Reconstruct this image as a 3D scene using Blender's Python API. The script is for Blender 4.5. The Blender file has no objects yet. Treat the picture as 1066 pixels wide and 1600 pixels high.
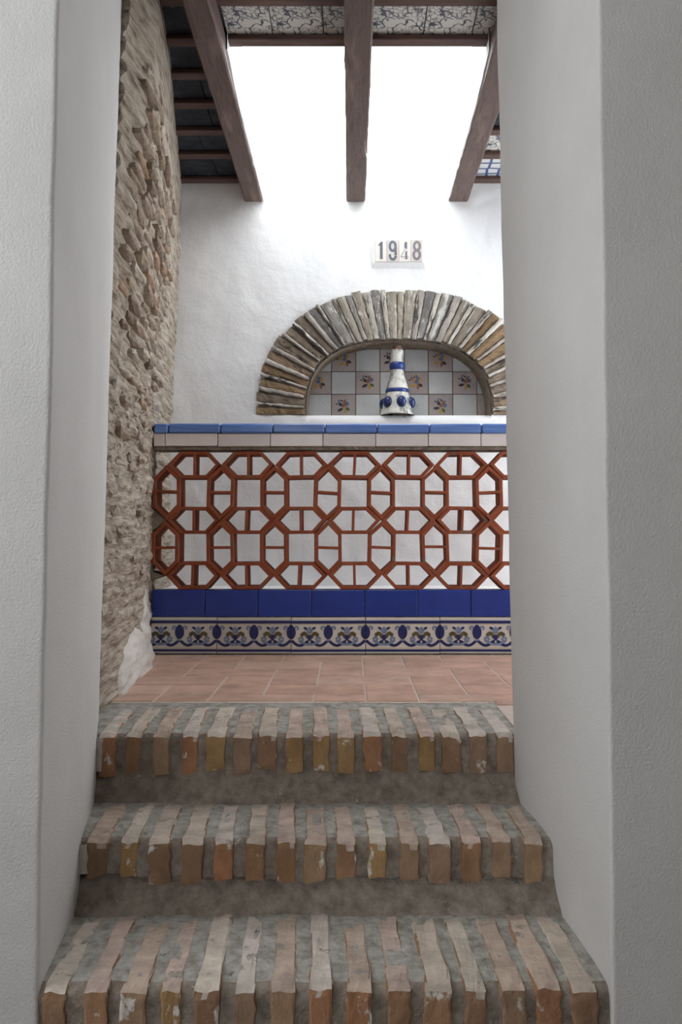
import bpy, bmesh, math, random
from mathutils import Vector, Matrix, noise

C = bpy.context.scene.collection
SC = bpy.context.scene
R = math.radians
PI = math.pi

# ------------------------------------------------------------------ camera, sky, light, exposure
cam = bpy.data.cameras.new('camera')
cam.sensor_width = 36
cam.lens = 28.0
cam.clip_start = 0.02
cam.shift_x = -0.0094
cam.shift_y = -0.0216
camo = bpy.data.objects.new('camera', cam)
camo.location = (0, 0, .532)
camo.rotation_euler = (R(93.2), 0, 0)
C.objects.link(camo)
SC.camera = camo

w = bpy.data.worlds.new('overcast_sky')
SC.world = w
w.use_nodes = True
bg = w.node_tree.nodes['Background']
bg.inputs['Color'].default_value = (.93, .97, 1.0, 1)
bg.inputs['Strength'].default_value = 6.2

SC.view_settings.view_transform = 'Standard'
SC.view_settings.look = 'None'
SC.view_settings.exposure = 0.0
SC.view_settings.gamma = 1.0
SC.view_settings.use_curve_mapping = False


def portal(name, loc, rot, sx, sy):
    l = bpy.data.lights.new(name, 'AREA')
    l.shape = 'RECTANGLE'
    l.size = sx
    l.size_y = sy
    l.cycles.is_portal = True
    o = bpy.data.objects.new(name, l)
    o.location = loc
    o.rotation_euler = rot
    C.objects.link(o)
    return o


portal('skylight_portal', (.03, 3.5, 2.62), (0, 0, 0), 1.0, 1.22)
portal('side_window_portal', (1.52, 3.585, 1.08), (0, R(90), 0), 2.04, .97)
portal('window_portal', (-2.03, .7, 1.45), (0, R(-90), 0), 1.5, 1.2)
portal('doorway_portal', (-1.3, -2.28, 1.4), (R(90), 0, 0), 1.2, 1.4)

# ------------------------------------------------------------------ materials


def nodes_of(name):
    m = bpy.data.materials.new(name)
    m.use_nodes = True
    nt = m.node_tree
    return m, nt, nt.nodes['Principled BSDF']


def L_(nt, a, b):
    nt.links.new(a, b)


def coords(nt, scale=(1, 1, 1), kind='Object', rand=False):
    tc = nt.nodes.new('ShaderNodeTexCoord')
    mp = nt.nodes.new('ShaderNodeMapping')
    mp.inputs['Scale'].default_value = scale
    L_(nt, tc.outputs[kind], mp.inputs['Vector'])
    if rand:
        oi = nt.nodes.new('ShaderNodeObjectInfo')
        ma = nt.nodes.new('ShaderNodeMath')
        ma.operation = 'MULTIPLY'
        ma.inputs[1].default_value = 37.0
        L_(nt, oi.outputs['Random'], ma.inputs[0])
        cb = nt.nodes.new('ShaderNodeCombineXYZ')
        for k in 'XYZ':
            L_(nt, ma.outputs[0], cb.inputs[k])
        L_(nt, cb.outputs[0], mp.inputs['Location'])
    return mp.outputs['Vector']


def noise_tex(nt, vec, scale, detail=4, rough=.55, dist=0.0):
    n = nt.nodes.new('ShaderNodeTexNoise')
    n.inputs['Scale'].default_value = scale
    n.inputs['Detail'].default_value = detail
    n.inputs['Roughness'].default_value = rough
    n.inputs['Distortion'].default_value = dist
    L_(nt, vec, n.inputs['Vector'])
    return n.outputs['Fac']


def ramp(nt, fac, stops, interp='LINEAR'):
    r = nt.nodes.new('ShaderNodeValToRGB')
    cr = r.color_ramp
    cr.interpolation = interp
    while len(cr.elements) < len(stops):
        cr.elements.new(.5)
    for e, (p, c) in zip(cr.elements, stops):
        e.position = p
        e.color = (c, c, c, 1) if isinstance(c, (int, float)) else (*c, 1)
    L_(nt, fac, r.inputs['Fac'])
    return r.outputs['Color']


def mix(nt, fac, a, b, mode='MIX'):
    m = nt.nodes.new('ShaderNodeMix')
    m.data_type = 'RGBA'
    m.blend_type = mode
    for sock, v in ((m.inputs[0], fac), (m.inputs[6], a), (m.inputs[7], b)):
        if isinstance(v, (int, float)):
            sock.default_value = v
        elif isinstance(v, tuple):
            sock.default_value = (*v, 1)
        else:
            L_(nt, v, sock)
    return m.outputs[2]


def bump(nt, bsdf, fac, strength, dist, prev=None):
    b = nt.nodes.new('ShaderNodeBump')
    b.inputs['Strength'].default_value = strength
    b.inputs['Distance'].default_value = dist
    L_(nt, fac, b.inputs['Height'])
    if prev is not None:
        L_(nt, prev, b.inputs['Normal'])
    L_(nt, b.outputs['Normal'], bsdf.inputs['Normal'])
    return b.outputs['Normal']


def rnd(nt):
    return nt.nodes.new('ShaderNodeObjectInfo').outputs['Random']


def plaster(name, c1, c2, fine=150, big=9, bs=.5, fs=.25, rough=.9):
    m, nt, p = nodes_of(name)
    v = coords(nt)
    col = ramp(nt, noise_tex(nt, v, 2.2, 5, .6), [(.35, c1), (.65, c2)])
    L_(nt, col, p.inputs['Base Color'])
    p.inputs['Roughness'].default_value = rough
    p.inputs['Specular IOR Level'].default_value = .2
    n = bump(nt, p, noise_tex(nt, v, big, 5, .55, .15), bs, .02)
    bump(nt, p, noise_tex(nt, v, fine, 3, .6), fs, .004, n)
    return m


def stony(name, stops, scale=30, streak=(1, 1, 1), vary=None, spots=None, bs=.6, bd=.006, rough=.92):
    """mottled mineral surface; vary = list of colours picked per object, spots = (colour, threshold)"""
    m, nt, p = nodes_of(name)
    v = coords(nt, streak, 'Object', True)
    col = ramp(nt, noise_tex(nt, v, scale, 6, .65), stops)
    if vary:
        pick = ramp(nt, rnd(nt), [(i / len(vary), c) for i, c in enumerate(vary)], 'CONSTANT')
        col = mix(nt, .72, col, pick)
        col = mix(nt, .55, col, ramp(nt, noise_tex(nt, v, scale * .7, 5, .7), [(.3, .45), (.7, 1.4)]), 'MULTIPLY')
    if spots:
        f = ramp(nt, noise_tex(nt, v, scale * .9, 4, .7), [(spots[1], 0.0), (spots[1] + .06, 1.0)])
        col = mix(nt, f, col, spots[0])
    L_(nt, col, p.inputs['Base Color'])
    p.inputs['Roughness'].default_value = rough
    p.inputs['Specular IOR Level'].default_value = .15
    n = bump(nt, p, noise_tex(nt, v, scale * 1.2, 6, .65), bs, bd)
    return m


def glaze(name, c, c2=None, rough=.22, streak=(1, 1, 1), scale=12, grime=0.0):
    m, nt, p = nodes_of(name)
    v = coords(nt, streak, 'Object', True)
    if c2 is None:
        c2 = tuple(x * .8 for x in c)
    col = ramp(nt, noise_tex(nt, v, scale, 4, .6), [(.3, c2), (.7, c)])
    col = mix(nt, .5, col, ramp(nt, rnd(nt), [(0, .72), (1, 1.22)]), 'MULTIPLY')
    if grime:
        f = ramp(nt, noise_tex(nt, v, scale * 3, 6, .75), [(.60, 0.0), (.72, grime)])
        col = mix(nt, f, col, (.11, .09, .075))
    L_(nt, col, p.inputs['Base Color'])
    p.inputs['Roughness'].default_value = rough
    p.inputs['Specular IOR Level'].default_value = .4
    bump(nt, p, noise_tex(nt, v, 25, 2), .08, .003)
    return m


def flat(name, c, rough=.5):
    m, nt, p = nodes_of(name)
    v = coords(nt)
    L_(nt, ramp(nt, noise_tex(nt, v, 60, 3), [(.3, tuple(x * .75 for x in c)), (.7, c)]), p.inputs['Base Color'])
    p.inputs['Roughness'].default_value = rough
    return m


def wood(name, c1, c2, axis_scale):
    m, nt, p = nodes_of(name)
    v = coords(nt, axis_scale, 'Object', True)
    n1 = noise_tex(nt, v, 9, 7, .62, .8)
    col = ramp(nt, n1, [(.28, c1), (.5, c2), (.72, c1)])
    v2 = coords(nt, tuple(.5 + .5 * a for a in axis_scale), 'Object', True)
    col = mix(nt, ramp(nt, noise_tex(nt, v2, 5, 3), [(.52, 0.0), (.72, .8)]), col, tuple(1.7 * x for x in c2))
    cr = ramp(nt, noise_tex(nt, v2, 16, 5, .7), [(.68, 0.0), (.73, .85)])
    col = mix(nt, cr, col, (.012, .01, .01))
    L_(nt, col, p.inputs['Base Color'])
    p.inputs['Roughness'].default_value = .62
    p.inputs['Specular IOR Level'].default_value = .3
    bump(nt, p, n1, .35, .004)
    return m


M = {}
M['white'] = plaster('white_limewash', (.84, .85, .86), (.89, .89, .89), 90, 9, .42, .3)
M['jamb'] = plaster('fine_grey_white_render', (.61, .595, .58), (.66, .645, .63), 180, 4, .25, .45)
M['jamb_r'] = M['jamb']
M['near'] = plaster('near_room_render', (.40, .36, .33), (.44, .40, .37), 120, 5, .35, .5)
M['patch'] = plaster('white_patch', (.50, .46, .41), (.72, .69, .65), 60, 20, .6, .4)
M['rubble'] = stony('lime_mortar_rubble', [(.30, (.10, .07, .05)), (.42, (.38, .31, .24)), (.56, (.59, .51, .42)), (.75, (.76, .70, .61))], 34, (1, .22, 1.6), None, None, 1.0, .025)
M['rubble_brick'] = stony('weathered_wall_brick', [(.3, (.24, .18, .13)), (.55, (.45, .37, .29)), (.75, (.56, .50, .43))], 22, (1, .5, 2), [(.46, .37, .29), (.33, .25, .19), (.58, .50, .42), (.44, .36, .30), (.44, .29, .2), (.62, .56, .48), (.25, .19, .15)], None, .9, .01)
M['stone'] = stony('pale_rubble_stone', [(.3, (.30, .25, .2)), (.7, (.52, .46, .40))], 26, (1, 1, 1), None, None, .9, .008)
M['mortar'] = stony('cement_mortar', [(.28, (.15, .12, .095)), (.55, (.29, .245, .2)), (.78, (.40, .36, .31))], 30, (1, 1, 1), None, ((.46, .43, .38), .66), 1.0, .012)
M['mortar_tread'] = stony('worn_lit_cement_tread', [(.28, (.21, .185, .155)), (.5, (.38, .36, .32)), (.75, (.54, .52, .48))], 34, (1, 1, 1), None, ((.16, .14, .115), .64), 1.0, .012)  # tread mortar paler than the risers: wear, with light from above painted in
BV = [(.30, .18, .11), (.36, .20, .11), (.42, .26, .11), (.34, .20, .12), (.38, .25, .16), (.44, .21, .11), (.33, .22, .15), (.40, .27, .16)]
M['brick'] = stony('hand_made_brick', [(.3, (.20, .125, .08)), (.7, (.42, .29, .19))], 18, (1, 1, .6), BV, ((.72, .68, .62), .60), 1.0, .010)
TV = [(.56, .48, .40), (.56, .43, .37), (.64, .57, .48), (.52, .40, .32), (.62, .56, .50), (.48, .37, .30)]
M['brick_tread'] = stony('worn_lit_brick_tread', [(.3, (.34, .26, .21)), (.7, (.56, .47, .40))], 16, (1, .5, 1), TV, ((.30, .27, .23), .60), 1.0, .010)  # upward brick faces paler: wear plus skylight put into the colour
M['arch_lean'] = stony('weathered_thin_brick', [(.3, (.30, .27, .24)), (.5, (.50, .46, .41)), (.75, (.66, .62, .56))], 24, (.3, 1, 1.5), [(.52, .48, .42), (.42, .37, .32), (.58, .54, .48), (.36, .32, .29)], ((.10, .095, .09), .54), 1.0, .012)
M['arch_rust'] = stony('rusty_arch_brick', [(.3, (.13, .10, .08)), (.5, (.30, .20, .12)), (.75, (.42, .31, .21))], 24, (.3, 1, 1.5), [(.31, .23, .165), (.25, .21, .175), (.34, .235, .14), (.22, .19, .165), (.29, .25, .2)], ((.10, .08, .065), .56), 1.0, .012)
M['arch_top'] = stony('lichen_grey_brick', [(.3, (.20, .19, .17)), (.5, (.36, .33, .28)), (.75, (.50, .46, .40))], 24, (.3, 1, 1.5), [(.36, .32, .26), (.25, .235, .22), (.42, .37, .30), (.17, .165, .17), (.33, .28, .22)], ((.62, .60, .56), .56), .9, .008)
M['arch_mortar'] = stony('old_arch_mortar', [(.3, (.14, .11, .08)), (.7, (.34, .27, .2))], 40, (1, 1, 1), None, None, .9, .008)
M['terra'] = stony('terracotta_block', [(.3, (.24, .062, .03)), (.7, (.36, .105, .052))], 22, (1, 1, 1), None, ((.19, .135, .10), .58), .3, .003, .8)
M['floor'] = stony('terracotta_floor_tile', [(.3, (.46, .285, .215)), (.7, (.60, .40, .315))], 9, (1, 1, 1), [(.56, .37, .29), (.52, .335, .255), (.60, .41, .325), (.55, .35, .275)], ((.25, .16, .12), .74), .15, .002, .55)
M['grout'] = flat('pale_grout', (.64, .53, .46), .9)
M['grout_dark'] = flat('dark_grout', (.14, .10, .075), .9)
M['cobalt'] = glaze('cobalt_glaze', (.024, .052, .33), (.017, .038, .24), .28)
M['coping_blue'] = glaze('streaky_blue_glaze', (.18, .31, .68), (.075, .165, .48), .22, (.6, 4, 14), 8)
M['coping_white'] = glaze('pinkish_white_glaze', (.80, .73, .715), (.72, .65, .63), .3)
M['tile_white'] = glaze('milky_tile_glaze', (.66, .67, .66), (.58, .59, .58), .22, (1, 1, 1), 10, .5)
M['tile_pink'] = glaze('pinkish_tile_glaze', (.50, .43, .40), (.42, .36, .34), .22, (1, 1, 1), 10, .6)
M['border'] = glaze('border_tile_glaze', (.70, .67, .62), (.63, .60, .56), .25)
M['navy'] = flat('navy_print', (.012, .02, .135), .3)
M['ink'] = flat('dark_ink_outline', (.012, .014, .03), .35)
M['pale_blue'] = flat('pale_blue_print', (.24, .32, .50), .3)
M['olive'] = flat('olive_print', (.13, .11, .045), .3)
M['yellow'] = flat('ochre_yellow_print', (.55, .38, .07), .3)
M['p_ochre'] = flat('ochre_petal', (.60, .33, .06), .35)
M['p_rust'] = flat('rust_petal', (.33, .13, .06), .35)
M['p_blue'] = flat('blue_petal', (.10, .17, .36), .35)
M['p_dark'] = flat('dark_petal', (.04, .035, .05), .35)
M['p_green'] = flat('green_petal', (.05, .16, .06), .35)
M['num_tile'] = glaze('cream_number_tile', (.72, .68, .62), (.66, .62, .57), .3)
M['digit_a'] = flat('slate_digit_print', (.14, .145, .19), .4)
M['digit_b'] = flat('faded_plum_digit_print', (.24, .20, .22), .4)
M['bell'] = glaze('chipped_white_ceramic', (.72, .70, .64), (.60, .58, .53), .35, (1, 1, .7), 14, .0)
M['blue_band'] = glaze('blue_band_glaze', (.03, .06, .24), (.018, .035, .16), .3)
M['knob'] = glaze('midnight_blue_glaze', (.02, .035, .14), (.012, .018, .07), .25)
M['cork'] = stony('old_cork', [(.3, (.12, .07, .045)), (.7, (.33, .22, .15))], 60)
M['wood'] = wood('dark_beam_wood', (.060, .040, .035), (.135, .092, .078), (7, .5, 7))
M['batten'] = wood('dark_batten_wood', (.055, .028, .022), (.11, .062, .05), (.5, 7, 7))
M['slate'] = stony('dark_ceiling_tile', [(.3, (.012, .014, .018)), (.6, (.04, .045, .055)), (.8, (.10, .11, .12))], 10, (1, 1, 1), None, ((.16, .16, .16), .66), .4, .004, .6)
M['twig'] = flat('dry_twig', (.10, .07, .05), .9)
M['lining'] = plaster('flaking_white_paint', (.70, .70, .68), (.82, .82, .81), 60, 18, .6, .3)
# worn glaze on the bell: dark patches where the glaze is gone
_nt = M['bell'].node_tree
_p = _nt.nodes['Principled BSDF']
_src = _p.inputs['Base Color'].links[0].from_socket
_v = coords(_nt, (1, 1, .6))
_f = ramp(_nt, noise_tex(_nt, _v, 16, 6, .72), [(.47, 0.0), (.60, .85)])
L_(_nt, mix(_nt, _f, _src, (.10, .10, .105)), _p.inputs['Base Color'])


def crackle(name, sc, light, dark, w_, geo=False):
    m, nt, p = nodes_of(name)
    v = coords(nt, (1, 1, 1), 'Object')
    if geo:
        wv = nt.nodes.new('ShaderNodeTexVoronoi')
        wv.voronoi_dimensions = '2D'
        wv.distance = 'CHEBYCHEV'
        wv.feature = 'DISTANCE_TO_EDGE'
        wv.inputs['Scale'].default_value = sc
        wv.inputs['Randomness'].default_value = .15
        L_(nt, v, wv.inputs['Vector'])
        f = ramp(nt, wv.outputs['Distance'], [(w_, 1.0), (w_ * 1.3, 0.0)])
        col = mix(nt, f, light, dark)
    else:
        nz = nt.nodes.new('ShaderNodeTexNoise')
        nz.inputs['Scale'].default_value = 14
        L_(nt, v, nz.inputs['Vector'])
        vm = nt.nodes.new('ShaderNodeVectorMath')
        vm.operation = 'MULTIPLY_ADD'
        vm.inputs[1].default_value = (.05, .05, .05)
        L_(nt, nz.outputs['Color'], vm.inputs[0])
        L_(nt, v, vm.inputs[2])
        fs = []
        for s, ww in ((sc, w_), (sc * 2.3, w_ * .9)):
            wv = nt.nodes.new('ShaderNodeTexVoronoi')
            wv.feature = 'DISTANCE_TO_EDGE'
            wv.inputs['Scale'].default_value = s
            L_(nt, vm.outputs[0], wv.inputs['Vector'])
            fs.append(ramp(nt, wv.outputs['Distance'], [(ww, 1.0), (ww * 1.6, 0.0)]))
        patchy = ramp(nt, noise_tex(nt, v, 7, 3), [(.42, 0.0), (.50, 1.0)])
        f2 = mix(nt, 1.0, fs[1], patchy, 'MULTIPLY')
        brk = ramp(nt, noise_tex(nt, v, 22, 3), [(.42, 0.0), (.5, 1.0)])
        f1 = mix(nt, 1.0, fs[0], brk, 'MULTIPLY')
        col = mix(nt, f1, light, dark)
        col = mix(nt, f2, col, dark)
    L_(nt, col, p.inputs['Base Color'])
    p.inputs['Roughness'].default_value = .35
    return m


M['crackle'] = crackle('cracked_print_tile', 22, (.62, .60, .55), (.045, .05, .075), .040)
M['trellis'] = crackle('blue_trellis_tile', 17, (.60, .61, .60), (.05, .08, .20), .10, True)

m, nt, p = nodes_of('skylight_glass')
out = nt.nodes['Material Output']
tr = nt.nodes.new('ShaderNodeBsdfTransparent')
gl = nt.nodes.new('ShaderNodeBsdfGlossy')
gl.inputs['Roughness'].default_value = .05
fr = nt.nodes.new('ShaderNodeValue')
fr.outputs[0].default_value = .06
ms = nt.nodes.new('ShaderNodeMixShader')
L_(nt, fr.outputs[0], ms.inputs[0])
L_(nt, tr.outputs[0], ms.inputs[1])
L_(nt, gl.outputs[0], ms.inputs[2])
L_(nt, ms.outputs[0], out.inputs['Surface'])
M['glass'] = m

# ------------------------------------------------------------------ mesh helpers
WLOC = {}


def N3(x, y, z, s=1.0, seed=0.0):
    return noise.noise(Vector((x * s + seed, y * s + seed * 1.7, z * s - seed)))


def FB(x, y, z, s=1.0, o=4, seed=0.0):
    return noise.fractal(Vector((x * s + seed, y * s + seed * 1.7, z * s - seed)), .8, 2.1, o)


class MB:
    def __init__(self):
        self.v, self.f, self.mi = [], [], []

    def face(self, pts, mi=0):
        i = len(self.v)
        self.v += [tuple(q) for q in pts]
        self.f.append(list(range(i, i + len(pts))))
        self.mi.append(mi)

    def grid(self, fn, nu, nv, mi=0, flip=False):
        b = len(self.v)
        for j in range(nv + 1):
            for i in range(nu + 1):
                self.v.append(tuple(fn(i / nu, j / nv)))
        for j in range(nv):
            for i in range(nu):
                a = b + j * (nu + 1) + i
                q = [a, a + 1, a + nu + 2, a + nu + 1]
                self.f.append(q[::-1] if flip else q)
                self.mi.append(mi)

    def box(self, x0, x1, y0, y1, z0, z1, mi=0):
        b = len(self.v)
        self.v += [(x, y, z) for z in (z0, z1) for y in (y0, y1) for x in (x0, x1)]
        for q in ((0, 2, 3, 1), (4, 5, 7, 6), (0, 1, 5, 4), (2, 6, 7, 3), (0, 4, 6, 2), (1, 3, 7, 5)):
            self.f.append([b + k for k in q])
            self.mi.append(mi)

    def poly2(self, pts, y, mi=0):
        """flat polygon facing -Y, points (x, z) in any order of turn"""
        a = sum(pts[i][0] * pts[(i + 1) % len(pts)][1] - pts[(i + 1) % len(pts)][0] * pts[i][1] for i in range(len(pts)))
        if a < 0:
            pts = pts[::-1]
        self.face([(x, y, z) for x, z in pts], mi)

    def ell(self, cx, cz, rx, rz, rot, y, mi=0, n=14):
        c, s = math.cos(rot), math.sin(rot)
        self.poly2([(cx + rx * math.cos(t) * c - rz * math.sin(t) * s, cz + rx * math.cos(t) * s + rz * math.sin(t) * c) for t in [2 * PI * k / n for k in range(n)]], y, mi)

    def leaf(self, x0, z0, x1, z1, wd, y, mi=0):
        dx, dz = x1 - x0, z1 - z0
        l = math.hypot(dx, dz)
        nx, nz = -dz / l * wd, dx / l * wd
        pts = []
        for t, k in ((0, .25), (.25, .85), (.55, 1), (.8, .7), (1, .05)):
            pts.append((x0 + dx * t + nx * k, z0 + dz * t + nz * k))
        for t, k in ((1, .05), (.8, .7), (.55, 1), (.25, .85), (0, .25)):
            pts.append((x0 + dx * t - nx * k, z0 + dz * t - nz * k))
        self.poly2(pts, y, mi)

    def ribbon(self, pts, wd, y, mi=0):
        """stroke along (x, z) points, wd scalar or list of half widths"""
        n = len(pts)
        Ls, Rs = [], []
        for i in range(n):
            a, b = pts[max(0, i - 1)], pts[min(n - 1, i + 1)]
            dx, dz = b[0] - a[0], b[1] - a[1]
            l = math.hypot(dx, dz) or 1
            k = wd[i] if isinstance(wd, (list, tuple)) else wd
            Ls.append((pts[i][0] - dz / l * k, pts[i][1] + dx / l * k))
            Rs.append((pts[i][0] + dz / l * k, pts[i][1] - dx / l * k))
        for i in range(n - 1):
            self.poly2([Ls[i], Rs[i], Rs[i + 1], Ls[i + 1]], y, mi)

    def lathe(self, prof, n=40, cx=0, cy=0, cz=0, mi=0):
        b = len(self.v)
        for r, z in prof:
            for k in range(n):
                t = 2 * PI * k / n
                self.v.append((cx + r * math.cos(t), cy + r * math.sin(t), cz + z))
        for j in range(len(prof) - 1):
            for k in range(n):
                a, c = b + j * n + k, b + j * n + (k + 1) % n
                self.f.append([a, c, c + n, a + n])
                self.mi.append(mi)

    def data(self, name, mats, smooth=False, merge=False):
        me = bpy.data.meshes.new(name)
        me.from_pydata(self.v, [], self.f)
        for mt in (mats if isinstance(mats, (list, tuple)) else [mats]):
            me.materials.append(mt)
        me.polygons.foreach_set('material_index', self.mi)
        if merge:
            bm = bmesh.new()
            bm.from_mesh(me)
            bmesh.ops.remove_doubles(bm, verts=bm.verts, dist=1e-5)
            bmesh.ops.recalc_face_normals(bm, faces=bm.faces)
            bm.to_mesh(me)
            bm.free()
        if smooth:
            me.polygons.foreach_set('use_smooth', [True] * len(me.polygons))
        me.update()
        return me


def link(name, me, parent=None, loc=(0, 0, 0), rot=(0, 0, 0), scale=(1, 1, 1), local=False):
    """parent keeps world coordinates for the child unless local is set"""
    o = bpy.data.objects.new(name, me)
    o.location = loc
    o.rotation_euler = rot
    o.scale = scale
    C.objects.link(o)
    if parent is not None:
        o.parent = parent
        if not local:
            o.matrix_parent_inverse = Matrix.Translation(-WLOC.get(parent.name, Vector((0, 0, 0))))
    WLOC[o.name] = Vector(loc) if not local else Vector((0, 0, 0))
    return o


def thing(name, label, cat, loc=(0, 0, 0), group=None):
    o = link(name, None, None, loc)
    tag(o, label, cat, group)
    return o


def tag(o, label, cat, group=None):
    o['label'] = label
    o['category'] = cat
    if group:
        o['group'] = group


def struct(o, label=None):
    o['kind'] = 'structure'
    if label:
        o['label'] = label
    return o


def tile_mesh(name, sx, sy, sz, mat, bev=.002, base=False):
    """bevelled box centred at the origin"""
    bm = bmesh.new()
    bmesh.ops.create_cube(bm, size=1)
    bmesh.ops.scale(bm, vec=(sx, sy, sz), verts=bm.verts)
    bmesh.ops.bevel(bm, geom=list(bm.edges), offset=bev, segments=1, affect='EDGES')
    me = bpy.data.meshes.new(name)
    bm.to_mesh(me)
    bm.free()
    me.materials.append(mat)
    return me


def rough_block(name, sx, sy, sz, mats, seed, cuts=2, amp=.003, rnd_=.008, top=False, freq=18):
    """uneven hand-made block centred at the origin; second material on upward faces if top"""
    bm = bmesh.new()
    bmesh.ops.create_cube(bm, size=1)
    bmesh.ops.bevel(bm, geom=list(bm.edges), offset=.06, segments=1, affect='EDGES')
    bmesh.ops.subdivide_edges(bm, edges=[e for e in bm.edges if e.calc_length() > .5], cuts=cuts, use_grid_fill=True)
    h = Vector((sx / 2, sy / 2, sz / 2))
    for v in bm.verts:
        u = v.co * 2
        q = Vector((u.x * h.x, u.y * h.y, u.z * h.z))
        big = [abs(u.x) > .85, abs(u.y) > .85, abs(u.z) > .85]
        if sum(big) >= 2:
            for k in range(3):
                if big[k]:
                    q[k] -= math.copysign(rnd_ * (.35 + .65 * abs(N3(q.x, q.y, q.z, 31, seed))), q[k])
        d = noise.noise_vector(q * freq + Vector((seed * 3.1, seed, -seed)))
        v.co = q + d * amp
    bmesh.ops.recalc_face_normals(bm, faces=bm.faces)
    for f in bm.faces:
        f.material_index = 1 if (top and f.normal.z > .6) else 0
    me = bpy.data.meshes.new(name)
    bm.to_mesh(me)
    bm.free()
    for mt in mats:
        me.materials.append(mt)
    return me


rng = random.Random(7)

# ------------------------------------------------------------------ structure: white back wall with niche
YB = 4.10
NX, NZ, NHW, NRISE, NEXP = .249, 1.152, .481, .393, 2.7
SILL = 1.152
ND = .20


def wall_y(x, z):
    back = 0.0
    if z > SILL - .004 and (abs(x - NX) / .712) ** 2.35 + (max(0, z - NZ) / .632) ** 2.35 < 1:
        back = .03      # plaster stops behind the arch bricks
    return YB + back + .006 * N3(x, 0, z, 3.1, 4) + .0035 * N3(x, 0, z, 11, 9) + .002 * N3(x, 0, z, 30, 2)


def sup(t, hw, rise, e):
    """superellipse arch point for t in 0..pi (left spring to right spring)"""
    c, s = -math.cos(t), math.sin(t)
    return (NX + hw * math.copysign(abs(c) ** (2 / e), c), NZ + rise * abs(s) ** (2 / e))


mb = MB()
X0, X1, ZT = -1.6, 1.55, 2.57
mb.grid(lambda u, v: (X0 + (NX - NHW - X0) * u, wall_y(X0 + (NX - NHW - X0) * u, ZT * v), ZT * v), 44, 110)
mb.grid(lambda u, v: (NX + NHW + (X1 - NX - NHW) * u, wall_y(NX + NHW + (X1 - NX - NHW) * u, ZT * v), ZT * v), 36, 110)


def below(u, v):
    x = NX - NHW + 2 * NHW * u
    z = SILL * v
    return (x, wall_y(x, z), z)


mb.grid(below, 44, 56)
NT = 56


def above(u, v):
    x, z0 = sup(PI * u, NHW, NRISE, NEXP)
    z = z0 + (ZT - z0) * v
    return (x, wall_y(x, z), z)


mb.grid(above, NT, 60)


def soffit(u, v):
    x, z = sup(PI * u, NHW, NRISE, NEXP)
    y = wall_y(x, z) + (YB + ND + .02 - wall_y(x, z)) * v
    k = .006 * N3(x, y, z, 14) * math.sin(v * PI)
    return (x + k, y, z - abs(k))


mb.grid(soffit, NT, 5, 1, True)
mb.grid(lambda u, v: (NX - NHW + 2 * NHW * u, YB + (ND + .02) * v + (wall_y(NX - NHW + 2 * NHW * u, SILL) - YB) * (1 - v), SILL), 20, 2)
mb.face([(X0, YB + .32, 0), (X1, YB + .32, 0), (X1, YB + .32, ZT), (X0, YB + .32, ZT)][::-1])
mb.face([(X0, YB, ZT), (X1, YB, ZT), (X1, YB + .32, ZT), (X0, YB + .32, ZT)])
wall_back = struct(link('wall_back', mb.data('wall_back', [M['white'], M['arch_mortar']], True)), 'rough white limewashed back wall under the skylight with an arched niche')

mb = MB()
mb.box(NX - NHW - .02, NX + NHW + .02, YB + ND + .006, YB + ND + .03, SILL - .02, NZ + NRISE + .02)
link('niche_back', mb.data('niche_back', M['grout_dark']), wall_back)

# niche tiles with painted sprigs
PX, PZ = .132, .124


def sprig(seed):
    r = random.Random(seed)
    m_ = MB()
    y = -.0004
    mats = [M['p_ochre'], M['p_rust'], M['p_blue'], M['p_dark'], M['p_green']]
    layouts = {0: [0, 2, 3, 3, 0], 1: [1, 3, 2, 4, 0], 2: [3, 1, 0, 4, 3], 3: [2, 0, 0, 3, 1]}
    cols = layouts[seed % 4]
    m_.leaf(.004, -.040, .010, -.004, .008, y, cols[4])
    m_.leaf(-.004, -.012, -.036, -.024, .008, y - .0002, cols[1])
    m_.leaf(.010, -.010, .030, -.026, .008, y - .0002, cols[3])
    m_.ell(.000, .004, .013, .011, .3, y - .0004, cols[0])
    m_.ell(-.016, .010, .010, .009, .1, y - .0006, cols[1])
    m_.ell(.019, .010, .010, .011, -.4, y - .0006, cols[2])
    m_.ell(.008, .022, .009, .009, -.4, y - .0008, cols[0])
    for k in range(6):
        a = 1.1 + .30 * k + r.uniform(-.1, .1)
        d = .030 + r.uniform(-.003, .01)
        x, z = math.cos(a) * d - .008, math.sin(a) * d
        m_.leaf(x * .8, z * .8, x * 1.12, z * 1.12, .0042, y - .001, 3 if k % 3 else cols[2])
    return m_.data('flower_motif', mats)


sprigs = [sprig(k) for k in range(4)]
cells = {}
for rrow in range(4):
    for c in range(8):
        x0 = -.2365 + PX * c
        x1 = x0 + PX
        if c == 7:
            x1 = .735
        z0 = 1.169 + PZ * rrow
        z1 = min(z0 + PZ, 1.552)
        zz0 = SILL + .002 if rrow == 0 else z0
        if rrow == 3 and c in (0, 1, 6, 7):
            continue
        sx, sz = x1 - x0 - .0035, z1 - zz0 - .0035
        flower = (rrow + c) % 2 == 1
        mat = M['tile_pink'] if flower else M['tile_white']
        key = (round(sx, 4), round(sz, 4), flower)
        if key not in cells:
            cells[key] = tile_mesh('tile', sx, .010, sz, mat, .0015)
        t = link('tile', cells[key], wall_back, ((x0 + x1) / 2, YB + ND + rng.uniform(-.0008, .0008), (zz0 + z1) / 2), (0, rng.uniform(-.006, .006), 0))
        if flower and rrow < 3 and c < 7:
            link('flower_motif', sprigs[(rrow * 3 + c) % 4], t, (rng.uniform(-.006, .006), -.0056, .004), (0, rng.uniform(-.35, .35), 0), (1.02, 1, 1.02), True)

# ------------------------------------------------------------------ structure: rubble wall on the left


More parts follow.
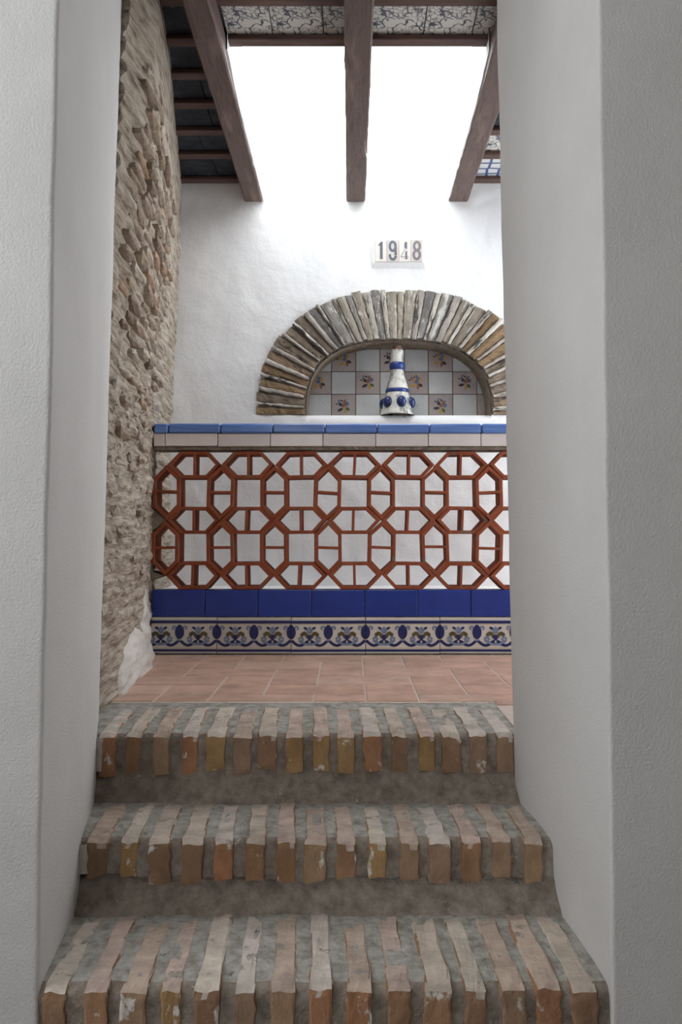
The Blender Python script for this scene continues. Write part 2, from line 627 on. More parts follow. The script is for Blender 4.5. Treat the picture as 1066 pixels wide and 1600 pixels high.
def lerp_tab(tab, d):
    if d <= tab[0][0]:
        return tab[0][1]
    for (a, va), (b, vb) in zip(tab, tab[1:]):
        if d <= b:
            return va + (vb - va) * (d - a) / (b - a)
    return tab[-1][1]


T0 = [(2.42, -.757), (3.0, -.820), (3.56, -.893), (4.15, -.930)]
T1 = [(2.42, -.742), (3.0, -.808), (3.56, -.890), (4.15, -.932)]
T2 = [(2.42, -.700), (2.6, -.664), (3.0, -.714), (3.56, -.812), (4.15, -.912)]


def rub_base(d, z):
    a, b, c = lerp_tab(T0, d), lerp_tab(T1, d), lerp_tab(T2, d)
    if z < 1.1:
        k = max(0, z) / 1.1
        return a + (b - a) * k
    k = min(1, (z - 1.1) / 1.27)
    k = k * k * (3 - 2 * k)
    return b + (c - b) * k


def rub(d, z):
    zl = 2.10 + .02 * N3(0, d, 0, 3, 5)
    collar = max(0, min(1, (z - zl) / .05))
    smooth_zone = max(collar, .8 * max(0, min(1, (d - 3.66) / .12)) * max(0, min(1, (z - 1.0) / .4)))
    a = 1 - .8 * smooth_zone
    course = abs(math.sin((z + .012 * N3(0, d, z, 3, 2)) * PI / .072)) ** .5 - .75
    up = max(0, min(1, (z - .5) / .5))
    n = .012 * FB(0, d * .7, z * 1.6, 3.2, 3, 3) + .020 * up * course * (.7 + .8 * N3(0, d * 1.5, z * 3, 2, 6)) + .012 * N3(0, d * .8, z * 8, 4.5, 8) + .006 * FB(0, d * .5, z * 1.8, 18, 3, 5)
    kick = .045 * max(0, 1 - z / .30) ** 1.5 * max(0, 1 - abs(d - 3.1) / .7)
    return rub_base(d, z) + a * n + kick + .012 * smooth_zone


mb = MB()
Y0, Y1, ZR = 2.405, 4.13, 2.42
mb.grid(lambda u, v: (rub(Y0 + (Y1 - Y0) * u, -.02 + (ZR + .02) * v), Y0 + (Y1 - Y0) * u, -.02 + (ZR + .02) * v), 130, 230, flip=True)
mb.grid(lambda u, v: (-1.3 + (rub(Y0, -.02 + (ZR + .02) * v) + 1.3) * u, Y0, -.02 + (ZR + .02) * v), 4, 230)
mb.face([(-1.3, Y0, -.02), (-1.3, Y0, ZR), (-1.3, Y1, ZR), (-1.3, Y1, -.02)][::-1])
mb.grid(lambda u, v: (-1.3 + (rub(Y0 + (Y1 - Y0) * v, ZR) + 1.3) * u, Y0 + (Y1 - Y0) * v, ZR), 2, 60)
wall_left = struct(link('wall_left', mb.data('wall_left', M['rubble'], False)), 'rough rubble and brick left wall with crumbling mortar')

bv = [rough_block('brick', .045, 1.0, .038, [M['rubble_brick']], 50 + k, 2, .005, .010, False, 9) for k in range(7)]
sv = [rough_block('stone', .05, .075, .05, [M['stone']], 80 + k, 2, .009, .014, False, 22) for k in range(6)]
rb = random.Random(21)
nb = 0
z = .62
while z < 2.09 and nb < 292:
    d = 2.47 + rb.uniform(0, .15)
    while d < 3.98 and nb < 290:
        ln = rb.uniform(.10, .24)
        dens = .95 if z > 1.25 else .45
        if d + ln > 3.74:
            dens *= .3
        if rb.random() < dens and not (z < 1.12 and d + ln > 3.44):
            dc = d + ln / 2
            ang = math.atan2(rub_base(d + ln, z) - rub_base(d, z), ln)
            link('brick', rb.choice(bv), wall_left, (rub_base(dc, z) - .006 + rb.uniform(-.008, .013), dc, z + rb.uniform(-.006, .006)),
                 (rb.uniform(-.05, .05), rb.uniform(-.1, .1), -ang + rb.uniform(-.03, .03)), (1, ln, rb.uniform(.5, 1.0)))
            nb += 1
        d += ln + rb.uniform(.012, .05)
    z += rb.uniform(.046, .062)
for k in range(70):
    z = rb.uniform(.36, 1.12)
    d = rb.uniform(2.47, 3.3)
    if rb.random() > .25 + .75 * (z - .3) / .8:
        continue
    link('stone', rb.choice(sv), wall_left, (rub(d, z) - .008, d, z), (rb.uniform(-.4, .4), rb.uniform(-.3, .3), .1), (rb.uniform(.7, 1.0), rb.uniform(.6, 1.3), rb.uniform(.6, 1.1)))

# white plaster smeared along the foot of the rubble wall
mb = MB()


def smear_top(d):
    return .06 + .25 * max(0, 1 - abs(d - 3.38) / .22) + .13 * max(0, 1 - abs(d - 3.0) / .45) + .03 * N3(d, 0, 0, 9, 4)


mb.grid(lambda u, v: (rub(2.64 + .86 * u, smear_top(2.64 + .86 * u) * v) + .004 + .004 * (1 - v) + .012 * math.sin(PI * min(1, v * 1.05)) * .4 - (.012 if v > .99 or u < .001 or u > .999 else 0), 2.64 + .86 * u, smear_top(2.64 + .86 * u) * v), 60, 16, flip=True)
po = link('plaster_patch', mb.data('plaster_patch', M['patch'], True), wall_left)
po['label'] = 'white plaster smear along the foot of the wall'

# ------------------------------------------------------------------ structure: piers of the passage


def pier(name, plan_b, plan_t, z0, z1, mat, seed, amp=.0025, nv=70):
    """closed plan lofted from z0 to z1, slightly uneven"""
    m_ = MB()
    # refine plan
    def refine(pl):
        out_ = []
        for a, b in zip(pl, pl[1:] + pl[:1]):
            n = max(1, int(math.hypot(b[0] - a[0], b[1] - a[1]) / .05))
            n = min(n, 12)
            for k in range(n):
                out_.append((a[0] + (b[0] - a[0]) * k / n, a[1] + (b[1] - a[1]) * k / n))
        return out_
    cnt = []
    for a, b in zip(plan_b, plan_b[1:] + plan_b[:1]):
        cnt.append(min(12, max(1, int(math.hypot(b[0] - a[0], b[1] - a[1]) / .05))))
    def ring(pl):
        out_ = []
        for (a, b), n in zip(zip(pl, pl[1:] + pl[:1]), cnt):
            for k in range(n):
                out_.append((a[0] + (b[0] - a[0]) * k / n, a[1] + (b[1] - a[1]) * k / n))
        return out_
    rb_, rt_ = ring(plan_b), ring(plan_t)
    n = len(rb_)
    def fn(u, v):
        k = int(round(u * n)) % n
        x = rb_[k][0] + (rt_[k][0] - rb_[k][0]) * v
        y = rb_[k][1] + (rt_[k][1] - rb_[k][1]) * v
        z = z0 + (z1 - z0) * v
        d = noise.noise_vector(Vector((x * 5 + seed, y * 5, z * 4))) * amp + noise.noise_vector(Vector((x * 16 + seed, y * 16, z * 14))) * amp * .5
        return (x + d.x, y + d.y, z)
    m_.grid(fn, n, nv)
    m_.face([(x, y, z1) for x, y in rt_])
    return m_.data(name, mat, True, True)


def rounded(pl, i, r):
    """replace corner i of plan pl with a rounded one"""
    a, b, c = Vector(pl[i - 1]), Vector(pl[i]), Vector(pl[(i + 1) % len(pl)])
    p0, p1 = b + (a - b).normalized() * r, b + (c - b).normalized() * r
    arc = [tuple(p0.lerp(b, t).lerp(b.lerp(p1, t), t)) for t in (0, .2, .4, .6, .8, 1)]
    q0, q1 = p0 + (p0 - b) * .3, p1 + (p1 - b) * .3
    return pl[:i] + [tuple(q0)] + arc + [tuple(q1)] + pl[i + 1:]


ZTOP = 2.42
LB = [(-.589, 1.55), (-2.05, 1.55), (-2.05, 2.43), (-.80, 2.43), (-.757, 2.40), (-.682, 2.17), (-.624, 1.88)]
LT = [(-.590, 1.55), (-2.05, 1.55), (-2.05, 2.43), (-.75, 2.43), (-.713, 2.40), (-.676, 2.17), (-.630, 1.88)]
RBt = [(.493, 1.55), (.471, 1.88), (.444, 2.17), (.452, 2.21), (.50, 2.22), (2.05, 2.22), (2.05, 1.55)]
RTt = [(.503, 1.55), (.462, 1.88), (.408, 2.17), (.416, 2.21), (.46, 2.22), (2.05, 2.22), (2.05, 1.55)]
for pl in (LB, LT):
    pl[0] = tuple(pl[0])
LB, LT = rounded(LB, 0, .010), rounded(LT, 0, .010)
RBt, RTt = rounded(RBt, 0, .007), rounded(RTt, 0, .007)
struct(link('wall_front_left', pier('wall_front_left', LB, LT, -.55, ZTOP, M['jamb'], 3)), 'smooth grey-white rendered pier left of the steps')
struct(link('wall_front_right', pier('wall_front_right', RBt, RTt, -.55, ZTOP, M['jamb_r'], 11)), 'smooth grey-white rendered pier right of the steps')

mb = MB()  # white ledge added to bounce skylight onto the lower back wall
mb.grid(lambda u, v: (-.95 + 2.45 * u, 3.687 + .45 * v, .268 + .003 * N3(u * 8, v * 3, 0, 1)), 30, 6)
mb.box(-.95, 1.5, 3.687, 4.1, -.01, .262)
struct(link('bounce_ledge_1', mb.data('bounce_ledge_1', M['white'])), 'added white bounce ledge behind the lattice parapet')
# room behind the right pier, and the room the picture was taken from
mb = MB()
mb.box(1.5, 1.62, 2.22, 3.10, -.02, 2.42)
mb.box(1.5, 1.62, 4.07, 4.1, -.02, 2.42)
mb.box(1.5, 1.62, 3.10, 4.07, -.02, .06)
mb.box(1.5, 1.62, 3.10, 4.07, 2.1, 2.42)
struct(link('wall_right', mb.data('wall_right', M['white'])))
mb = MB()
ZF = -.485
mb.box(-2.17, -2.05, -2.3, .1, ZF, 2.42)
mb.box(-2.17, -2.05, 1.3, 2.43, ZF, 2.42)
mb.box(-2.17, -2.05, .1, 1.3, 2.2, 2.42)
mb.box(-2.17, -2.05, .1, 1.3, ZF, .7)
struct(link('wall_near_left', mb.data('wall_near_left', M['near'])))
mb = MB()
mb.box(2.05, 2.17, -2.3, 2.22, ZF, 2.42)
struct(link('wall_near_right', mb.data('wall_near_right', M['near'])))
mb = MB()
mb.box(-2.17, -1.9, -2.42, -2.3, ZF, 2.42)
mb.box(-.7, 2.17, -2.42, -2.3, ZF, 2.42)
mb.box(-1.9, -.7, -2.42, -2.3, ZF, .7)
mb.box(-1.9, -.7, -2.42, -2.3, 2.1, 2.42)
struct(link('wall_near', mb.data('wall_near', M['near'])))
mb = MB()
mb.box(-2.17, 2.17, -2.42, 1.54, ZF - .1, ZF)
struct(link('floor', mb.data('floor', M['grout_dark'])))

# ------------------------------------------------------------------ upper floor in herringbone terracotta
mb = MB()
mb.box(-1.0, 1.5, 2.56, 4.1, -.12, -.0018)
mb.box(.455, 1.5, 2.22, 2.56, -.12, -.0018)
floor_up = struct(link('floor', mb.data('floor_upper', M['grout'])), 'pink terracotta tiled landing at the top of the steps')
Wt, G = .170, .0062
OX, OY = -.46, 2.52
fr_ = random.Random(5)
for j in range(-1, 8):
    for k in range(-4, 5):
        for (a, b, sx, sy) in ((j + 4 * k, j, 2, 1), (j + 4 * k - 1, j, 1, 2)):
            x0, y0 = OX + a * Wt, OY + b * Wt
            x1, y1 = x0 + sx * Wt, y0 + sy * Wt
            for (rx0, rx1, ry0, ry1) in ((-.96, .455, 2.575, 3.555), (.455, 1.48, 2.24, 3.555)):
                cx0, cx1, cy0, cy1 = max(x0, rx0), min(x1, rx1), max(y0, ry0), min(y1, ry1)
                if rx0 == .455 and x0 < .455 < x1 and cy0 >= 2.575:
                    continue
                if rx0 == -.96 and x0 < .455 < x1:
                    cx1 = x1
                # keep clear of the rubble wall
                if cx1 - cx0 < .03 or cy1 - cy0 < .03:
                    continue
                wl = max(rub_base(cy0, 0), rub_base(cy1, 0)) - .01
                if cx1 < wl + .02:
                    continue
                cx0 = max(cx0, min(wl - .02, cx1 - .03)) if cx0 < wl - .02 else cx0
                me = tile_mesh('floor_tile', cx1 - cx0 - G, cy1 - cy0 - G, .012, M['floor'], .0015)
                link('floor_tile', me, floor_up, ((cx0 + cx1) / 2, (cy0 + cy1) / 2, -.006 + fr_.uniform(-.0007, .0007)), (fr_.uniform(-.002, .002), fr_.uniform(-.002, .002), 0))

# ------------------------------------------------------------------ brick steps
steps = thing('brick_steps', 'flight of worn brick-on-edge steps rising between two rendered piers', 'steps', (-.06, 1.55, ZF))


def xl(d):
    return lerp_tab([(1.55, -.592), (1.88, -.627), (2.17, -.684), (2.40, -.757), (2.6, -.757)], d)


def xr(d):
    return lerp_tab([(1.55, .496), (1.88, .473), (2.17, .447), (2.6, .440)], d)


STEP = [(2.17, 2.572, .0, -.17), (1.88, 2.19, -.169, -.317), (1.55, 1.90, -.317, ZF)]   # nose, back, top, foot
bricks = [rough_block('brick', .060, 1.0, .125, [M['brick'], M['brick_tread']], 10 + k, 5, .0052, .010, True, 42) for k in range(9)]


def nose_wobble(x, s):
    return .007 * N3(x, s, 0, 9, s) + .004 * N3(x, s, 0, 32, s + 2)


rs = random.Random(3)
for s, (yn, yb, zt, zf) in enumerate(STEP):
    mb = MB()
    NXs = 150

    def prof(x):
        wob = nose_wobble(x, s * 5 + 1)
        f2 = .006 * N3(x, 0, 3, 14, s)
        foot = .052 + .016 * N3(x, 0, 0, 7, s + 4)
        return [(yb, zt - .003), (yn + (yb - yn) * .75, zt - .003), (yn + (yb - yn) * .5, zt - .003), (yn + .08, zt - .0035 + f2 * .3), (yn + .030, zt - .008), (yn + .016 + wob, zt - .014 + wob * .5),
                (yn + .009 + wob * .6, zt - .026), (yn + .008 + f2, zt - .06), (yn + .007 + f2, zt - .10), (yn + .004 + f2, zf + foot * 1.05), (yn - .012, zf + foot * .55), (yn - foot * .75, zf + .004), (yn - foot * 1.0, zf - .012)] if s < 2 else \
               [(yb, zt - .003), (yn + (yb - yn) * .75, zt - .003), (yn + (yb - yn) * .5, zt - .003), (yn + .08, zt - .0035 + f2 * .3), (yn + .030, zt - .008), (yn + .016 + wob, zt - .014 + wob * .5),
                (yn + .009 + wob * .6, zt - .026), (yn + .008 + f2, zt - .06), (yn + .007 + f2, zt - .10), (yn + .008, zt - .12), (yn + .008, zt - .14), (yn + .008, zf + .02), (yn + .008, zf - .01)]
    NP = 13
    b = len(mb.v)
    for i in range(NXs + 1):
        u = i / NXs
        xm = xl(yn) + (xr(yn) - xl(yn)) * u
        pr = prof(xm)
        for (y, zz) in pr:
            yy = min(max(y, 1.55), 2.5)
            x = xl(yy) - .012 + (xr(yy) - xl(yy) + .024) * u
            nz = .0022 * N3(x, y, zz, 45, 7) + .0028 * N3(x, y, zz, 15, 3)
            mb.v.append((x, y + nz * (1 if zz < zt - .008 else 0), zz + nz))
    for i in range(NXs):
        for q in range(NP - 1):
            a = b + i * NP + q
            mb.f.append([a, a + 1, a + NP + 1, a + NP])
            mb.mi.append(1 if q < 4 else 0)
    for i, rev in ((0, False), (NXs, True)):
        ids = [b + i * NP + q for q in range(NP)]
        ids2 = ids[:]
        mb.v.append((mb.v[ids[0]][0], yb, zf - .012))
        ids2.append(len(mb.v) - 1)
        mb.f.append(ids2[::-1] if not rev else ids2)
        mb.mi.append(0)
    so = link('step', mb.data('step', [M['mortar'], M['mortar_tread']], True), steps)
    pitch = .0722
    x = xl(yn) + .030 + (0, .012, .004)[s]
    ln = yb - yn - (.035 if s == 0 else .03)
    while x < xr(yn) - .022:
        # bricks fan slightly so that they follow the splay of the side walls
        fan = (x - xl(yn)) / (xr(yn) - xl(yn))
        ang = -((xl(yb if s else 2.4) - xl(yn)) * (1 - fan) + (xr(2.17) - xr(1.88)) * fan) / (yb - yn) * .42
        me = rs.choice(bricks)
        wsc = rs.uniform(.82, 1.16)
        l2 = ln * rs.uniform(.93, 1.0)
        hs = rs.uniform(.86, 1.03)
        yo = yn + rs.uniform(-.003, .004) + nose_wobble(x, s * 5 + 1) * .5
        cx = x - math.sin(ang) * l2 / 2
        link('brick', me, so, (cx, yo + l2 / 2, zt - .125 * hs / 2 + rs.uniform(-.002, .0015)), (0, rs.uniform(-.02, .02), ang + rs.uniform(-.012, .012)), (wsc, l2, hs))
        x += pitch * rs.uniform(.93, 1.07)
    # plaster lapping over the left end of the risers
    if s < 2:
        mb = MB()
        n = 12
        mb.grid(lambda u, v: (xl(yn) - .006 + u * (.026 + .004 * N3(0, 0, v * 2, 2, s)), yn + .006 - .012 * math.sin(PI * (.15 + .7 * u)) + .002 * N3(u, v, 0, 6), zf + .07 + (zt - .012 - zf - .07) * v), 5, n)
        link('plaster_edge', mb.data('plaster_edge', M['patch'], True), so)

# ------------------------------------------------------------------ lattice parapet
YG = 3.56
XPL, XPR = -.886, 1.47
par = thing('lattice_parapet', 'terracotta lattice parapet with blue and white tiled coping and blue tiled base', 'parapet', (0, YG, 0))
mb = MB()
mb.box(XPL, XPR, YG + .011, YG + .125, -.005, .282)
mb.box(XPL, XPR, YG + .012, YG + .125, .912, 1.012)
# mortar bedding under the coping and on top of the base, uneven
mb.grid(lambda u, v: (XPL + (XPR - XPL) * u, YG + .006 + .004 * N3(u * 30, v, 0, 1, 2) + .03 * v, .926 - .018 * v - .004 * N3(u * 40, 0, 0, 1, 5)), 120, 2)
core = link('mortar_core', mb.data('mortar_core', M['mortar']), par)


def run_of_tiles(name, x_start, pitch, z0, z1, mat, yfront, depth, bev, joint=.003, jit=.0006):
    x = x_start
    while x + pitch < XPL + .02:
        x += pitch
    cache = {}
    out_ = []
    while x < XPR - .01:
        a, b = max(x, XPL), min(x + pitch, XPR)
        if b - a > .015:
            key = round(b - a, 4)
            if key not in cache:
                cache[key] = tile_mesh(name, b - a - joint, depth, z1 - z0 - joint * .6, mat, bev)
            o = link(name, cache[key], par, ((a + b) / 2, yfront + depth / 2 + rng.uniform(-jit, jit), (z0 + z1) / 2 + rng.uniform(-.0008, .0008)), (0, rng.uniform(-.003, .003), 0))
            out_.append((o, a, b, x))
        x += pitch
    return out_


for o, *_ in run_of_tiles('base_tile', -.648 - .2365, .2365, .167, .286, M['cobalt'], YG, .012, .002):
    o['label'] = 'cobalt blue glazed base tile'
for o, *_ in run_of_tiles('coping_edge_tile', -.819 - .2345, .2345, .986, 1.030, M['coping_blue'], YG - .008, .133, .006):
    o['label'] = 'streaky blue glazed coping tile'
for o, *_ in run_of_tiles('coping_face_tile', -.834 - .2365, .2365, .927, .985, M['coping_white'], YG - .003, .014, .002):
    o['label'] = 'pinkish white glazed coping tile'


# border tiles with a printed frieze of urns and flowers
def border_print(a, b, x0, pitch, H):
    """print for the part a..b of a tile that would start at x0"""
    m_ = MB()
    cx = (a + b) / 2
    y = -.0004
    S = pitch / 495.0      # frieze unit

    def P(px, pz):          # 0..495 across the tile, 0..235 down it -> tile local
        return (x0 + px * S - cx, H / 2 - pz * H / 238.0)

    def clip(px0, px1):
        return max(px0, (a - x0) / S + 1.5), min(px1, (b - x0) / S - 1.5)

    p0, p1 = clip(0, 495)
    for (z0, z1, mi) in ((20, 40, 0), (43, 45.5, 4), (203, 205.5, 4), (211, 228, 0)):
        m_.poly2([P(p0, z0), P(p1, z0), P(p1, z1), P(p0, z1)], y, mi)

    def inside(px, r=30):
        return px > p0 - r and px < p1 + r

    def rib(pts, wd, mi, lev):
        pts2 = [q for q in pts if p0 <= q[0] <= p1]
        if len(pts2) > 2:
            m_.ribbon([P(*q) for q in pts2], wd * S, y - .0002 * lev, mi)

    def el(px, pz, rx, rz, rot, mi, lev):
        pts = [(px + rx * math.cos(t) * math.cos(rot) - rz * math.sin(t) * math.sin(rot), pz + rx * math.cos(t) * math.sin(rot) + rz * math.sin(t) * math.cos(rot)) for t in [2 * PI * k / 18 for k in range(18)]]
        pts = [(min(max(q[0], p0), p1), q[1]) for q in pts]
        if max(q[0] for q in pts) - min(q[0] for q in pts) > 2:
            m_.poly2([P(*q) for q in pts], y - .0002 * lev, mi)

    def spiral(px, pz, r, turns, start, sgn, wd, mi, lev):
        pts = []
        for k in range(19):
            t = k / 18
            ang = start + sgn * turns * 2 * PI * t
            rr = r * (1 - .75 * t)
            pts.append((px + rr * math.cos(ang), pz + rr * math.sin(ang)))
        rib(pts, wd + 1.8, 1, lev)
        rib(pts, wd, mi, lev + 1)

    for ux in (0, 247, 495):
        if not inside(ux, 60):
            continue
        # swags either side of the urn
        for sg in (-1, 1):
            pts = [(ux + sg * (4 + 118 * t), 152 + 30 * math.sin(PI * min(1, t * 1.15)) - 4 * t + (12 * t)) for t in [k / 18 for k in range(19)]]
            rib(pts, 9.5, 1, 1)
            rib(pts, 7.5, 0, 2)
            # shoulder curls
            rib([(ux + sg * (12 + 14 * math.sin(t)), 84 - 26 * t / 1.6) for t in [k * .2 for k in range(9)]], 5, 2, 3)
            spiral(ux + sg * 38, 72, 15, .8, PI if sg > 0 else 0, sg, 4.2, 2, 3)
        el(ux, 98, 31, 46, 0, 1, 5)
        el(ux, 98, 28, 43, 0, 0, 6)
        el(ux, 58, 14, 10, 0, 0, 7)
        rib([(ux - 18, 150), (ux - 9, 150), (ux, 150), (ux + 9, 150), (ux + 18, 150)], 5, 2, 8)
    for fx in (123, 371):
        if not inside(fx, 70):
            continue
        for sg in (-1, 1):
            rib([(fx + sg * 72 * (1 - t), 150 + 28 * t + 8 * math.sin(PI * t)) for t in [k / 12 for k in range(13)]], 8, 1, 3)
            rib([(fx + sg * 72 * (1 - t), 150 + 28 * t + 8 * math.sin(PI * t)) for t in [k / 12 for k in range(13)]], 6, 2, 4)
            spiral(fx + sg * 55, 146, 17, .9, 0 if sg > 0 else PI, -sg, 4.6, 2, 4)
            rib([(fx + sg * (10 + 34 * t), 134 - 30 * math.sin(PI * t * .62)) for t in [k / 10 for k in range(11)]], 11, 1, 4)
            rib([(fx + sg * (10 + 34 * t), 134 - 30 * math.sin(PI * t * .62)) for t in [k / 10 for k in range(11)]], 9, 3, 5)
            el(fx + sg * 50, 113, 13, 14, 0, 3, 5)
            el(fx + sg * 26, 72, 17, 8.5, -sg * .5, 1, 6)
            el(fx + sg * 26, 72, 15, 7, -sg * .5, 0, 7)
            el(fx + sg * 11, 88, 8, 20, sg * .35, 1, 7)
            el(fx + sg * 11, 88, 6.5, 18, sg * .35, 2, 8)
        el(fx, 82, 10, 22, 0, 1, 8)
        el(fx, 82, 8, 20, 0, 2, 9)
        el(fx, 132, 15, 20, 0, 0, 9)
        el(fx, 160, 6, 7, 0, 5, 10)
    return m_.data('frieze_print', [M['navy'], M['ink'], M['pale_blue'], M['olive'], M['yellow'], M['border']])


BH = .157
pc = {}
for o, a, b, x0 in run_of_tiles('border_tile', -.593 - .3295, .3295, .006, .165, M['border'], YG - .001, .013, .0015):
    o['label'] = 'white border tile printed with blue urns and scrolls'
    key = (round(a - x0, 4), round(b - x0, 4))
    if key not in pc:
        pc[key] = border_print(a, b, x0, .3295, BH)
    link('frieze_print', pc[key], o, (0, -.0066, 0), (0, 0, 0), (1, 1, 1), True)


# lattice blocks: long hexagonal frames with a web across the middle
def hexblock(seed):
    r = random.Random(seed)
    a, bflat, h = .1175, .060, .0600
    t, wb, dep = .0150, .0055, .112
    j = lambda k=.0018: r.uniform(-k, k)
    O = [(-a, 0), (-bflat, h), (bflat, h), (a, 0), (bflat, -h), (-bflat, -h)]
    O = [(x + j(), z + j(.001)) for x, z in O]

    def inset(poly, t_):
        n = len(poly)
        res = []
        for i in range(n):
            p0, p1, p2 = Vector(poly[i - 1]), Vector(poly[i]), Vector(poly[(i + 1) % n])
            d1, d2 = (p1 - p0).normalized(), (p2 - p1).normalized()
            n1, n2 = Vector((d1.y, -d1.x)), Vector((d2.y, -d2.x))
            q1, q2 = p1 + n1 * t_, p1 + n2 * t_
            den = d1.x * d2.y - d1.y * d2.x
            k = ((q2.x - q1.x) * d2.y - (q2.y - q1.y) * d2.x) / den
            res.append(tuple(q1 + d1 * k))
        return res
    I = inset(O, t)
    tx = j(.004)
    tl = lambda x, p, q: p[1] + (q[1] - p[1]) * (x - p[0]) / (q[0] - p[0])
    T1_, T2_ = (tx - wb, tl(tx - wb, I[1], I[2])), (tx + wb, tl(tx + wb, I[1], I[2]))
    bx = tx + j(.004)
    B1_, B2_ = (bx - wb, tl(bx - wb, I[5], I[4])), (bx + wb, tl(bx + wb, I[5], I[4]))
    m_ = MB()
    faces2 = [[O[0], O[1], I[1], I[0]], [O[1], O[2], I[2], T2_, T1_, I[1]], [O[2], O[3], I[3], I[2]], [O[3], O[4], I[4], I[3]],
              [O[4], O[5], I[5], B1_, B2_, I[4]], [O[5], O[0], I[0], I[5]], [T1_, T2_, B2_, B1_]]
    for f in faces2:
        m_.face([(x, -dep / 2, z) for x, z in f][::-1])
        m_.face([(x, dep / 2, z) for x, z in f])
    for loop in (O, [I[0], I[1], T1_, B1_, I[5]], [I[2], I[3], I[4], B2_, T2_]):
        for p_, q_ in zip(loop, loop[1:] + loop[:1]):
            m_.face([(p_[0], -dep / 2, p_[1]), (q_[0], -dep / 2, q_[1]), (q_[0], dep / 2, q_[1]), (p_[0], dep / 2, p_[1])])
    me = m_.data('lattice_block', M['terra'], False, True)
    bm = bmesh.new()
    bm.from_mesh(me)
    es = [e for e in bm.edges if len(e.link_faces) == 2 and e.calc_face_angle(0) > .5 and abs(e.verts[0].co.y - e.verts[1].co.y) < 1e-6 and abs(abs(e.verts[0].co.y) - dep / 2) < 1e-5]
    bmesh.ops.bevel(bm, geom=es, offset=.0016, segments=1, affect='EDGES')
    bm.to_mesh(me)
    bm.free()
    return me


hexes = [hexblock(k) for k in range(6)]
rl = random.Random(12)
HP, VP_ = .2413, .2486
for k in range(10):
    for rrow in range(3):
        x, z = -.706 + HP * k, .8445 - VP_ * rrow
        if x + .12 < XPR:
            link('lattice_block', rl.choice(hexes), par, (x + rl.uniform(-.002, .002), YG + .066 + rl.uniform(-.003, .003), z), (rl.uniform(-.02, .02), rl.uniform(-.018, .018), rl.uniform(-.03, .03)), (1.012, 1, 1.02))
    for rrow in range(2):
        x, z = -.706 - HP / 2 + HP * k, .8445 - VP_ / 2 - VP_ * rrow
        if x + .06 < XPR:
            link('lattice_block', rl.choice(hexes), par, (x + rl.uniform(-.002, .002), YG + .066 + rl.uniform(-.003, .003), z), (rl.uniform(-.02, .02), PI / 2 + rl.uniform(-.035, .035), rl.uniform(-.025, .025)), (1.045, 1, 1.02))
for zc_, hh in ((.596, .052), (.347, .02)):
    mb = MB()
    b = len(mb.v)
    mb.v += [(XPL - .004, YG + .012, zc_ + hh), (XPL - .004, YG + .012, zc_ - hh), (XPL + .058, YG + .012, zc_), (XPL - .004, YG + .12, zc_ + hh), (XPL - .004, YG + .12, zc_ - hh), (XPL + .058, YG + .12, zc_)]
    mb.f += [[b, b + 1, b + 2], [b + 5, b + 4, b + 3], [b, b + 2, b + 5, b + 3], [b + 1, b + 4, b + 5, b + 2]]
    mb.mi += [0] * 4
    link('mortar_fill', mb.data('mortar_fill', M['mortar']), par)
# rough mortar strip where the parapet meets the rubble wall
mb = MB()
mb.grid(lambda u, v: (-.925 + .040 * u + .006 * N3(0, 0, v * 12, 1, 3) * u, YG + .02 - .030 * math.sin(PI * .5 * (1 - u)) + .008 * N3(u * 2, v * 14, 0, 1, 6), -.003 + .98 * v), 5, 60)
link('mortar_strip', mb.data('mortar_strip', M['mortar'], True), par)

# ------------------------------------------------------------------ brick arch round the niche
arch = thing('brick_arch', 'weathered arch of thin radial bricks framing the tiled niche', 'arch', (NX, YB, SILL))
OHW, ORISE, OEXP = .735, .655, 2.35
IHW, IRISE, IEXP = NHW + .002, NRISE - .002, NEXP


def arc_table(hw, rise, e, n=600):
    pts = [sup(PI * k / n, hw, rise, e) for k in range(n + 1)]
    s = [0]
    for a, b in zip(pts, pts[1:]):
        s.append(s[-1] + math.hypot(b[0] - a[0], b[1] - a[1]))
    return pts, s


def at_frac(tab, q):
    pts, s = tab
    t = q * s[-1]
    lo = 0
    for k in range(len(s) - 1):
        if s[k + 1] >= t:
            lo = k
            break
    a, b = pts[lo], pts[lo + 1]
    u = (t - s[lo]) / max(1e-9, s[lo + 1] - s[lo])
    return (a[0] + (b[0] - a[0]) * u, a[1] + (b[1] - a[1]) * u)


